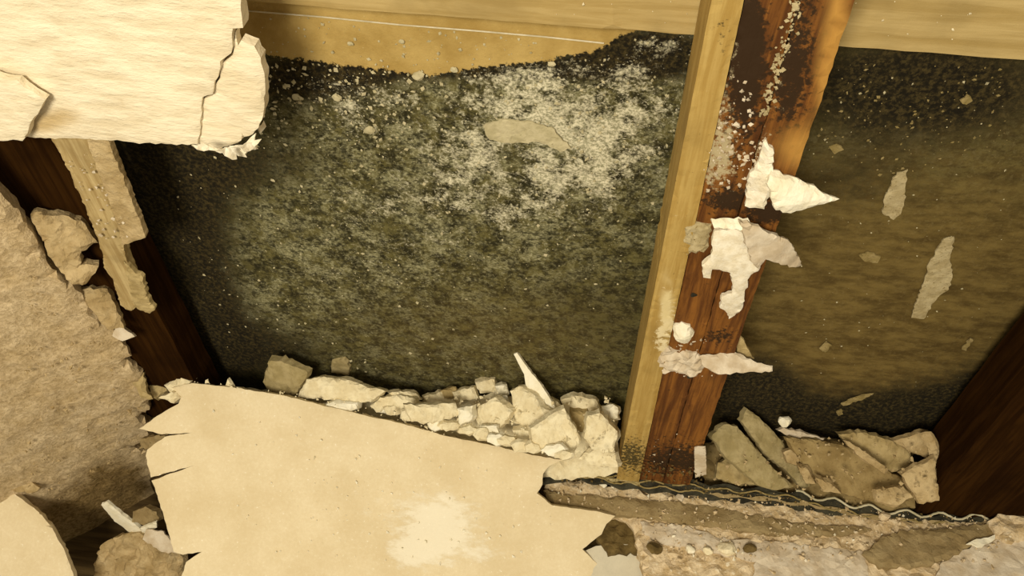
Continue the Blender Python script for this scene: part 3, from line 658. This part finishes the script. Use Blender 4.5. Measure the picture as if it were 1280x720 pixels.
# ------------------------------------------------------------------ rough mass at the left
LM = plane3((24, 270, .500), (186, 480, .530), (60, 660, .415))
mass_poly = [(-200, 60), (24, 266), (45, 300), (58, 328), (98, 368), (128, 408), (148, 418), (166, 421), (152, 430), (165, 446), (156, 455), (181, 470), (178, 482), (190, 500), (190, 514), (176, 525), (195, 540), (203, 549), (188, 560), (160, 566), (200, 575), (212, 610), (215, 645), (200, 668), (185, 690), (175, 720), (165, 745), (-200, 745)]
def hollow(s, t): return .005 * math.sin(5 * s + 2 * t) - .03 * math.exp(-((s - .85) / .25) ** 2 - ((t - .2) / .14) ** 2)
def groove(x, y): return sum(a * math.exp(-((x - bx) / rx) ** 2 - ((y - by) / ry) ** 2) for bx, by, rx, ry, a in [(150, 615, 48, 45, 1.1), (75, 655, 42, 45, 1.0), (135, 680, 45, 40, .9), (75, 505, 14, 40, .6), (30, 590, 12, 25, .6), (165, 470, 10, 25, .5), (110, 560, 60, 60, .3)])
def mass_mat():
    n = NT('fibrous tan plaster mass', .95)
    a = n.noise(26, 5, .65); b = n.noise(190, 5, .72); g = n.attr('groove')
    c = n.mix(n.step(a, .3, .7), (.66, .51, .30), (.82, .67, .45))
    c = n.mix(n.math('MULTIPLY', n.step(b, .38, .62), .75), n.mix(.5, c, (.26, .17, .06)), c)
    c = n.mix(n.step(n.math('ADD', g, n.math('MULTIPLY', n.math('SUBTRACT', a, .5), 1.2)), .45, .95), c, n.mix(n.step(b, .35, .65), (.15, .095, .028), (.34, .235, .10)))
    return n.out(c, n.math('ADD', a, b), .004, .8)
M['mass'] = mass_mat()
ms = slab('rough_plaster_mass', mass_poly, LM, .025, M['mass'], seg=.0065, jit=.002, rough=.0040, ns=70, bend=hollow, smooth=True, bevel=.3, paint=dict(groove=groove))
tag(ms, 'big rough tan slab of fibrous plaster leaning at the left', 'plaster slab')
def lc(poly, pl, t, mat, label, cat='plaster chunk', name='plaster_chunk', **k):
    kk = dict(seg=.0045, jit=.0015, rough=.003, ns=70); kk.update(k)
    return tag(slab(name, poly, pl, t, M[mat], **kk), label, cat)
lc([(38, 268), (70, 270), (100, 277), (115, 297), (122, 306), (101, 317), (100, 333), (123, 334), (107, 358), (90, 357), (63, 325), (48, 293)], plane3((45, 275, .515), (115, 300, .525), (100, 355, .50)), .015, 'tanmass', 'pale torn plaster chunk behind the lath foot at left', rough=.006)
lc([(95, 362), (133, 362), (147, 393), (154, 412), (133, 412), (110, 385)], tilt(125, 388, .515, 30, 20), .014, 'tanmass', 'tan plaster chunk below the torn chunk at the left', rough=.005)
lc([(145, 405), (160, 415), (168, 421), (152, 427), (140, 420)], tilt(155, 417, .515, 40, 10), .006, 'lavender', 'small pale torn flake on the edge of the leaning slab')
lc([(150, 455), (180, 466), (182, 488), (190, 500), (176, 498), (165, 478)], tilt(170, 478, .525, 40, 20), .010, 'plasterd', 'brown crumbly chunk where leaning slab meets corner rubble', rough=.005)
lc([(176, 548), (204, 545), (207, 552), (190, 562), (172, 562)], plane3((170, 555, .487), (206, 548, .487), (190, 562, .48)), .008, 'felt', 'dark brown lump beside the notch of the fallen sheet', rough=.005)
PL = tilt(40, 670, .372, 58, 8)
lc([(-100, 545), (24, 622), (45, 638), (62, 657), (78, 685), (90, 715), (96, 745), (-100, 745)], PL, .010, 'sheet', 'smooth pinkish drywall piece in the bottom left corner', 'drywall piece', 'drywall_piece', smooth=True, rough=.001, jit=.0008, off=.014)
lc([(10, 590), (30, 596), (48, 610), (38, 617), (12, 613)], PL, .008, 'tanmass', 'small torn chunk at the left edge above the smooth piece', off=.02, rough=.005)
BM = plane3((130, 670, .405), (220, 690, .395), (170, 720, .365))
lc([(120, 690), (132, 677), (150, 670), (175, 668), (200, 684), (224, 697), (230, 745), (232, 790), (108, 790)], BM, .02, 'tanmass', 'pinkish rubble heap at the bottom left of the fallen sheet', 'rubble', 'rubble_heap', rough=.010, ns=90, off=.002)
lc([(182, 662), (204, 664), (214, 678), (222, 692), (202, 690), (178, 674)], BM, .003, 'lavender', 'flat pale paper flap beside the left sticks', 'paper', 'paper_flap', off=.010, rough=.001)
lc([(165, 640), (180, 634), (195, 640), (197, 652), (178, 658), (166, 652)], BM, .014, 'felt', 'round brown lump above the small left stick', off=.004, rough=.004)
SK = plane3((130, 630, .435), (176, 668, .425), (190, 655, .43))
lc([(126, 632), (133, 628), (155, 646), (174, 660), (180, 669), (165, 669), (143, 652)], SK, .005, 'plasterw', 'longer pale stick lying at the left of the fallen sheet', 'stick', 'plaster_stick', jit=.0005, rough=.0006, off=.012)
lc([(175, 661), (195, 653), (196, 660), (178, 668)], SK, .004, 'plasterw', 'shorter pale stick touching the longer stick', 'stick', 'plaster_stick', jit=.0004, rough=.0005, off=.016)
tag(bits('plaster_crumbs', [(p + LM[1] * .004, s) for p, s in scatter([(30, 290), (130, 420), (180, 490), (180, 560), (60, 640), (26, 600)], LM, 220, .0008, .004)], M['tanmass']), 'tan crumbs clinging to the leaning slab at left', 'crumbs')
